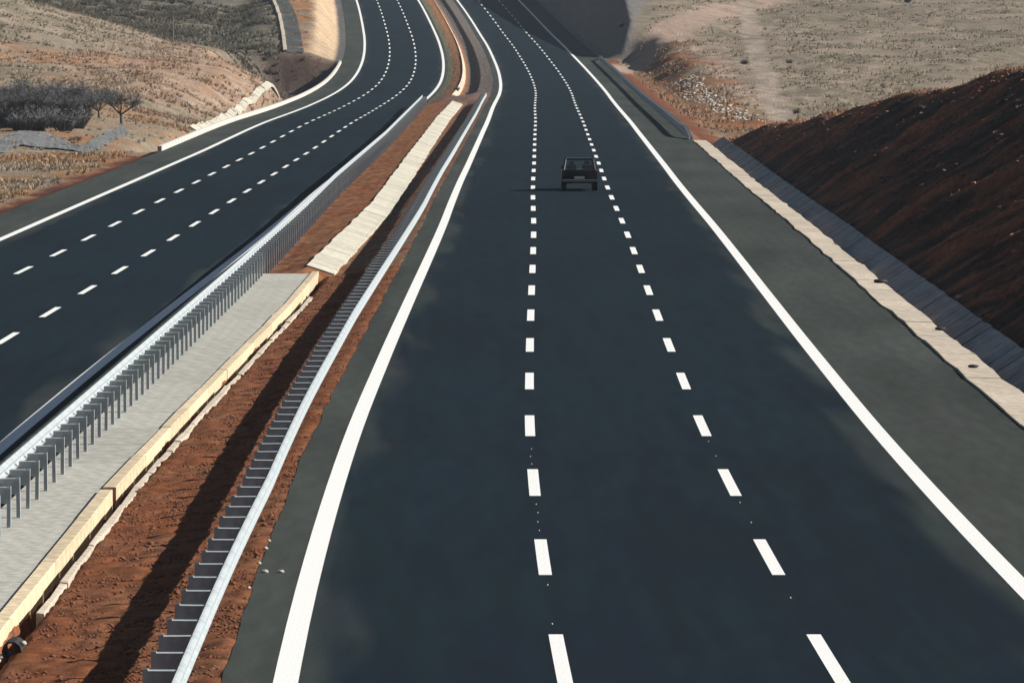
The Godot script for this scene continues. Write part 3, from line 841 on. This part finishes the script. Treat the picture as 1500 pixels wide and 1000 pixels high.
# ---------- small things ----------
func rock_mesh(seed_: int) -> ArrayMesh:
	var r := RandomNumberGenerator.new()
	r.seed = seed_
	var pos := PackedVector3Array()
	var jit := []
	for i in 5:
		var row := []
		for j in 7: row.append(r.randf_range(0.7, 1.15))
		jit.append(row)
	for i in 5:
		for j in 7:
			var a := TAU * (j % 6) / 6.0
			var p := PI * i / 4.0
			var k: float = jit[i][j % 6] if i > 0 and i < 4 else 0.85
			pos.append(Vector3(sin(p) * cos(a), cos(p) * 0.75, -sin(p) * sin(a)) * k)
	return grid(5, 7, pos)
func build_small() -> void:
	var rocks := []
	for k in 4: rocks.append(rock_mesh(200 + k))
	# clods and stones on the red median soil
	for k in 3:
		var xf := []
		for i in 5200:
			var Z := 66.0 + 140.0 * pow(rng.randf(), 1.6)
			var x := rng.randf_range(kerb_x(Z) + 0.5, med_r(Z) - 0.02)
			xf.append(spot(Vector3(x, median_h(x, Z), -Z), rng.randf_range(0.01, 0.036) * (1.0 if rng.randf() < 0.93 else 1.7), rng.randf_range(0.7, 1.0)))
		scatter("soil_clods", ["red soil clods strewn over the median strip", "small brown clods lying on the median soil", "tiny dark red lumps across the median soil"][k], "soil", rocks[k], M.clod, xf, [])
	var sl := []
	var slc := []
	for i in 9000:
		var Z := 150.0 + 244.0 * rng.randf()
		var d := 2.25 + 9.5 * rng.randf()
		sl.append(spot(Vector3(rx(Z) + d, right_h(d, Z), -Z), 0.03 + 0.13 * pow(rng.randf(), 4.0), rng.randf_range(0.6, 1.0)))
		var g := right_c(d, Z)
		var k := rng.randf_range(0.5, 1.1)
		slc.append(Color(g.r * k, g.g * k, g.b * k))
	scatter("slope_clods", "brown clods and stones clinging to the dark cut slope", "soil", rocks[3], M.tuft, sl, slc)
	var cg := []
	var cgc := []
	for i in 2600:
		var Z := 235.0 + 160.0 * rng.randf()
		var g := 0.25 + maxf(0.0, 396.0 - Z) * 0.047
		var d := 2.4 + lerpf(g, 6.1, ss(4.2, 8.5, g)) / 0.645 + rng.randfn(0.6, 0.9)
		if n1.get_noise_2d(d * 3.0, Z * 2.0) < 0.0 or d < 2.3: continue
		cg.append(spot(Vector3(rx(Z) + d, right_h(d, Z), -Z), rng.randf_range(0.08, 0.3), rng.randf_range(0.7, 1.2)))
		var w := OLIVE.lerp(ORANGE, rng.randf())
		cgc.append(w)
	scatter("crest_grass", "short dry grass along the crest of the dark cut slope", "grass", tuft_mesh(47), M.tuft, cg, cgc)
	var rp := []
	for i in 900:
		var Z := rng.randf_range(490.0, 665.0)
		var x := 20.2 - (Z - 500.0) * 0.004 + rng.randfn(0.0, 0.7)
		rp.append(spot(right_p(x, Z), rng.randf_range(0.06, 0.28), rng.randf_range(0.6, 1.0)))
	scatter("rubble_stones", "pale rubble stones spilled below the far guard rail on the right", "stones", rocks[0], M.stone_white, rp, [])
	# stones and litter one can pick out
	for a in [[-3.98, 92.9, 0.055, "flat white stone on the shoulder beside the guard rail", "stone"], [-3.72, 92.9, 0.05, "round white stone on the shoulder near the white edge line", "stone"]]:
		var t := put(rocks[1], "stone", M.stone_white, self, Vector3(a[0], 0.02, -a[1]))
		t.scale = Vector3(a[2] * 1.3, a[2], a[2])
		tag(t, a[3], a[4])
	for a in [[-4.38, 97.0, 0.05], [-4.42, 98.4, 0.04], [-4.5, 94.4, 0.045], [-4.52, 90.4, 0.04]]:
		var t := put(rocks[2], "stone", M.stone_white, self, Vector3(rail_x(a[1]) + 0.22, median_h(rail_x(a[1]) + 0.22, a[1]) + 0.02, -a[1]))
		t.scale = Vector3(a[2], a[2], a[2])
		tag(t, "small pale stone in the dirt strip under the guard rail", "stone", "stones under the guard rail")
	for a in [[0.45, 145.0, 0.10], [0.80, 162.0, 0.11], [0.75, 190.0, 0.16]]:
		var t := put(rocks[3], "stone", M.black, self, Vector3(rx(a[1]) + a[0], 0.09, -a[1]))
		t.scale = Vector3(a[2] * 1.6, a[2] * 0.7, a[2] * 1.6)
		tag(t, "dark lump lying on the cream concrete strip", "stone", "dark lumps on the concrete strip")
	for a in [[2.35, 176.0, 0.12]]:
		var t := put(rocks[1], "stone", M.stone_white, self, Vector3(rx(a[1]) + a[0], 0.25, -a[1]))
		t.scale = Vector3(a[2], a[2], a[2])
		tag(t, "pale stone at the foot of the dark cut slope", "stone")
	# black pipe end in broken concrete at the near end of the drain slot
	var pz := 85.5
	var px := kerb_x(pz) + 0.31
	var t := thing("drain_pipe", "black pipe end poking from broken concrete beside the red soil", "pipe", Vector3(px, -0.42, -pz))
	var st := tool_new()
	for i in 10:
		var a := TAU * i / 10.0
		var b := TAU * (i + 1) / 10.0
		for rr in [[0.15, 0.15], [0.125, 0.125]]:
			quad(st, Vector3(cos(a) * rr[0], sin(a) * rr[0], 0.25), Vector3(cos(b) * rr[0], sin(b) * rr[0], 0.25), Vector3(cos(b) * rr[1], sin(b) * rr[1], -0.5), Vector3(cos(a) * rr[1], sin(a) * rr[1], -0.5))
		quad(st, Vector3(cos(a) * 0.15, sin(a) * 0.15, 0.25), Vector3(cos(b) * 0.15, sin(b) * 0.15, 0.25), Vector3(cos(b) * 0.125, sin(b) * 0.125, 0.25), Vector3(cos(a) * 0.125, sin(a) * 0.125, 0.25))
	put(done(st), "pipe", M.black, t)
	for p in [[-0.17, -0.08, 0.2, 0.07], [0.17, -0.07, 0.2, 0.06], [0.15, 0.1, 0.0, 0.06], [-0.2, -0.12, 0.35, 0.06]]:
		var o := put(rocks[2], "rubble", M.stone_white, t, Vector3(p[0], p[1], p[2]))
		o.scale = Vector3.ONE * p[3]
	# slim pole on the left slope
	var pp := left_p(-39.0, 668.0)
	t = thing("utility_pole", "slim weathered grey pole standing on the tan left slope", "pole", pp)
	st = tool_new()
	tube(st, Vector3(0, -0.5, 0), Vector3(0, 4.6, 0), 0.08, 0.055, 8)
	put(done(st), "mast", M.pole, t)
	st = tool_new()
	box(st, Vector3(0, 4.3, 0), Vector3(1.1, 0.08, 0.08), 0.01)
	put(done(st), "cross_arm", M.pole, t)

# ---------- the car ----------
func loft(secs: Array) -> ArrayMesh:     # sections: arrays of Vector3, same count, closed
	var st := SurfaceTool.new()
	st.begin(Mesh.PRIMITIVE_TRIANGLES)
	st.set_smooth_group(1)
	var n: int = secs[0].size()
	for i in secs.size() - 1:
		for j in n:
			var k := (j + 1) % n
			quad(st, secs[i][j], secs[i][k], secs[i + 1][k], secs[i + 1][j])
	for e in [0, secs.size() - 1]:
		var c := Vector3.ZERO
		for p in secs[e]: c += p
		c /= n
		for j in n:
			for p in [c, secs[e][j], secs[e][(j + 1) % n]]: st.add_vertex(p)
	st.generate_normals()
	return st.commit()
func sec(z: float, w: float, y0: float, y1: float, r: float, tuck := 0.0) -> Array:
	var a := []
	var h := w * 0.5
	for c in [[h - r, y1 - r, 0], [-h + r, y1 - r, 1], [-h + r, y0 + r, 2], [h - r, y0 + r, 3]]:
		for k in 3:
			var an: float = PI * 0.5 * c[2] + PI * 0.25 * k
			var x: float = c[0] + cos(an) * r
			var y: float = c[1] + sin(an) * r
			x *= 1.0 - tuck * (y - y0) / (y1 - y0)
			a.append(Vector3(x, y, z))
	return a
func build_car() -> void:
	var Zc := 285.0
	var t := thing("dark_car", "black off-road car driving away in the middle lane", "car", Vector3(3.32, hr(Zc), -Zc))
	# local +z is the rear (towards the overpass), length 4.2
	put(loft([sec(-4.2, 1.5, 0.45, 0.75, 0.08), sec(-4.05, 1.66, 0.38, 0.92, 0.1), sec(-3.0, 1.74, 0.36, 1.0, 0.1), sec(-2.7, 1.76, 0.36, 1.03, 0.1), sec(-0.6, 1.78, 0.36, 1.04, 0.1), sec(-0.08, 1.76, 0.4, 1.04, 0.1), sec(0.0, 1.68, 0.46, 0.98, 0.08)]), "body", M.car, t)
	# cabin: pillars, roof, glass
	var st := tool_new()
	block(st, [Vector3(-0.70, 1.52, -0.35), Vector3(0.70, 1.52, -0.35), Vector3(0.70, 1.52, -2.1), Vector3(-0.70, 1.52, -2.1)], [Vector3(-0.64, 1.60, -0.42), Vector3(0.64, 1.60, -0.42), Vector3(0.64, 1.60, -2.0), Vector3(-0.64, 1.60, -2.0)], 0.02)
	put(done(st), "roof", M.car, t)
	for p in [[-0.78, -0.12, -0.68, -0.38], [0.78, -0.12, 0.68, -0.38], [-0.78, -1.35, -0.68, -1.35], [0.78, -1.35, 0.68, -1.35], [-0.78, -2.75, -0.66, -2.05], [0.78, -2.75, 0.66, -2.05]]:
		st = tool_new()
		tube(st, Vector3(p[0], 1.0, p[1]), Vector3(p[2], 1.54, p[3]), 0.055, 0.05, 6)
		put(done(st), "pillar", M.trim, t)
	var panes := [["rear_window", [Vector3(-0.72, 1.04, -0.14), Vector3(0.72, 1.04, -0.14), Vector3(0.63, 1.53, -0.39), Vector3(-0.63, 1.53, -0.39)]],
		["windscreen", [Vector3(-0.72, 1.03, -2.73), Vector3(0.72, 1.03, -2.73), Vector3(0.62, 1.53, -2.06), Vector3(-0.62, 1.53, -2.06)]]]
	for s in [-1, 1]:
		panes.append(["side_window", [Vector3(0.78 * s, 1.03, -0.16), Vector3(0.78 * s, 1.03, -1.33), Vector3(0.68 * s, 1.53, -1.33), Vector3(0.68 * s, 1.53, -0.4)]])
		panes.append(["side_window", [Vector3(0.78 * s, 1.03, -1.37), Vector3(0.78 * s, 1.03, -2.7), Vector3(0.68 * s, 1.53, -2.06), Vector3(0.68 * s, 1.53, -1.37)]])
	for p in panes:
		st = tool_new()
		quad(st, p[1][0], p[1][1], p[1][2], p[1][3])
		put(done(st), p[0], M.glass, t)
	for s in [-0.38, 0.38]:
		st = tool_new()
		box(st, Vector3(s, 1.12, -1.5), Vector3(0.46, 0.3, 0.12), 0.02)
		box(st, Vector3(s, 1.34, -1.5), Vector3(0.24, 0.16, 0.08), 0.02)
		put(done(st), "seat", M.seat, t)
		st = tool_new()
		box(st, Vector3(s * 2.0, 1.1, -2.45), Vector3(0.22, 0.16, 0.1), 0.03)
		put(done(st), "mirror", M.trim, t)
		st = tool_new()
		box(st, Vector3(s * 2.05, 0.86, 0.0), Vector3(0.16, 0.26, 0.05), 0.015)
		put(done(st), "tail_lamp", M.lamp_red, t)
	st = tool_new()
	box(st, Vector3(0, 0.5, 0.06), Vector3(1.72, 0.14, 0.16), 0.03)
	put(done(st), "bumper", M.chrome, t)
	st = tool_new()
	box(st, Vector3(0, 0.66, 0.012), Vector3(0.5, 0.11, 0.02), 0.003)
	put(done(st), "number_plate", M.plate, t)
	var tyre := CylinderMesh.new()
	tyre.top_radius = 0.36
	tyre.bottom_radius = 0.36
	tyre.height = 0.24
	tyre.radial_segments = 24
	var rim := CylinderMesh.new()
	rim.top_radius = 0.2
	rim.bottom_radius = 0.22
	rim.height = 0.25
	rim.radial_segments = 16
	for w in [[-0.76, -0.75], [0.76, -0.75], [-0.76, -3.3], [0.76, -3.3]]:
		var o := Node3D.new()
		o.name = numbered(t, "wheel")
		t.add_child(o, true)
		o.position = Vector3(w[0], 0.36, w[1])
		o.rotation.z = PI / 2
		put(tyre, "tyre", M.rubber, o)
		put(rim, "rim", M.chrome, o)

func _ready() -> void:
	rng.seed = 7
	n1.seed = 11
	n1.frequency = 0.06
	n1.fractal_octaves = 3
	n2.seed = 23
	n2.frequency = 0.3
	n2.fractal_octaves = 3
	# camera: 9.1 m up on the overpass, long lens
	var cam := Camera3D.new()
	cam.name = "camera"
	cam.position = Vector3(0, 9.1, 0)
	cam.rotation.x = -atan(492.0 / 8500.0)
	cam.fov = rad_to_deg(2.0 * atan(500.0 / 8500.0))
	cam.near = 1.0
	cam.far = 5000.0
	add_child(cam)
	cam.current = true
	var we := WorldEnvironment.new()
	we.name = "environment"
	var env := Environment.new()
	env.background_mode = Environment.BG_SKY
	var sky := Sky.new()
	var sm := ProceduralSkyMaterial.new()
	sm.sky_top_color = Color(0.37, 0.45, 0.56)
	sm.sky_horizon_color = Color(0.66, 0.71, 0.76)
	sm.sky_energy_multiplier = 0.6
	sm.sky_curve = 0.15
	sm.ground_bottom_color = Color(0.2, 0.17, 0.14)
	sm.ground_horizon_color = Color(0.5, 0.5, 0.5)
	sky.sky_material = sm
	env.sky = sky
	env.tonemap_mode = Environment.TONE_MAPPER_LINEAR
	env.tonemap_exposure = 1.85
	env.fog_enabled = true
	env.fog_density = 0.00006
	env.fog_light_color = Color(0.72, 0.79, 0.85)
	env.sdfgi_enabled = true
	env.ssao_enabled = true
	env.ssil_enabled = true
	we.environment = env
	add_child(we)
	# sun: low on the right, square to the road
	var sun := DirectionalLight3D.new()
	sun.name = "sun"
	sun.light_energy = 1.5
	sun.light_color = Color(1.0, 0.975, 0.935)
	sun.light_angular_distance = 0.5
	sun.shadow_enabled = true
	add_child(sun)
	var el := deg_to_rad(31.5)
	var az := deg_to_rad(2.0)
	var dir := -Vector3(cos(el) * cos(az), sin(el), -cos(el) * sin(az))
	sun.look_at_from_position(Vector3(0, 50, 0), Vector3(0, 50, 0) + dir, Vector3.UP)

	make_materials()
	build_ground()
	build_road("dark three lane carriageway carrying the black car", xr, hr, L_LINE - 0.85, L_LINE, -1.83, 1.91, R_LINE, R_LINE + 3.2, 95.6, 0.0, 72.0)
	build_road("dark three lane carriageway beyond the median", xl, hl, O_LINE - 2.75, O_LINE, -1.83, 1.78, I_LINE, I_LINE + 0.55, 171.8, 0.0, 110.0)
	build_tracks()
	build_concrete()
	guard_rail("white steel guard rail beside the red median soil and narrow shoulder", 58.0, 556.0, rail_x, func(Z): return -0.02, 1.0, 0.38, 0.0)
	guard_rail("steel guard rail with close dark posts standing on grey concrete paving", 84.0, 566.0, func(Z): return post_x(Z) - 0.38, func(Z): return lerpf(-0.36, -0.5, ss(200.0, 260.0, Z)), -1.0, 0.38, 0.0, true, 0.2)
	guard_rail("far guard rail with turned down ends on the right shoulder edge", 394.0, 786.0, func(Z): return rx(Z) - 0.35 + 0.25 * (1.0 - ss(394.0, 412.0, Z)), hr, -1.0, 0.2, 10.0, false)
	build_car()
	build_plants()
	build_small()
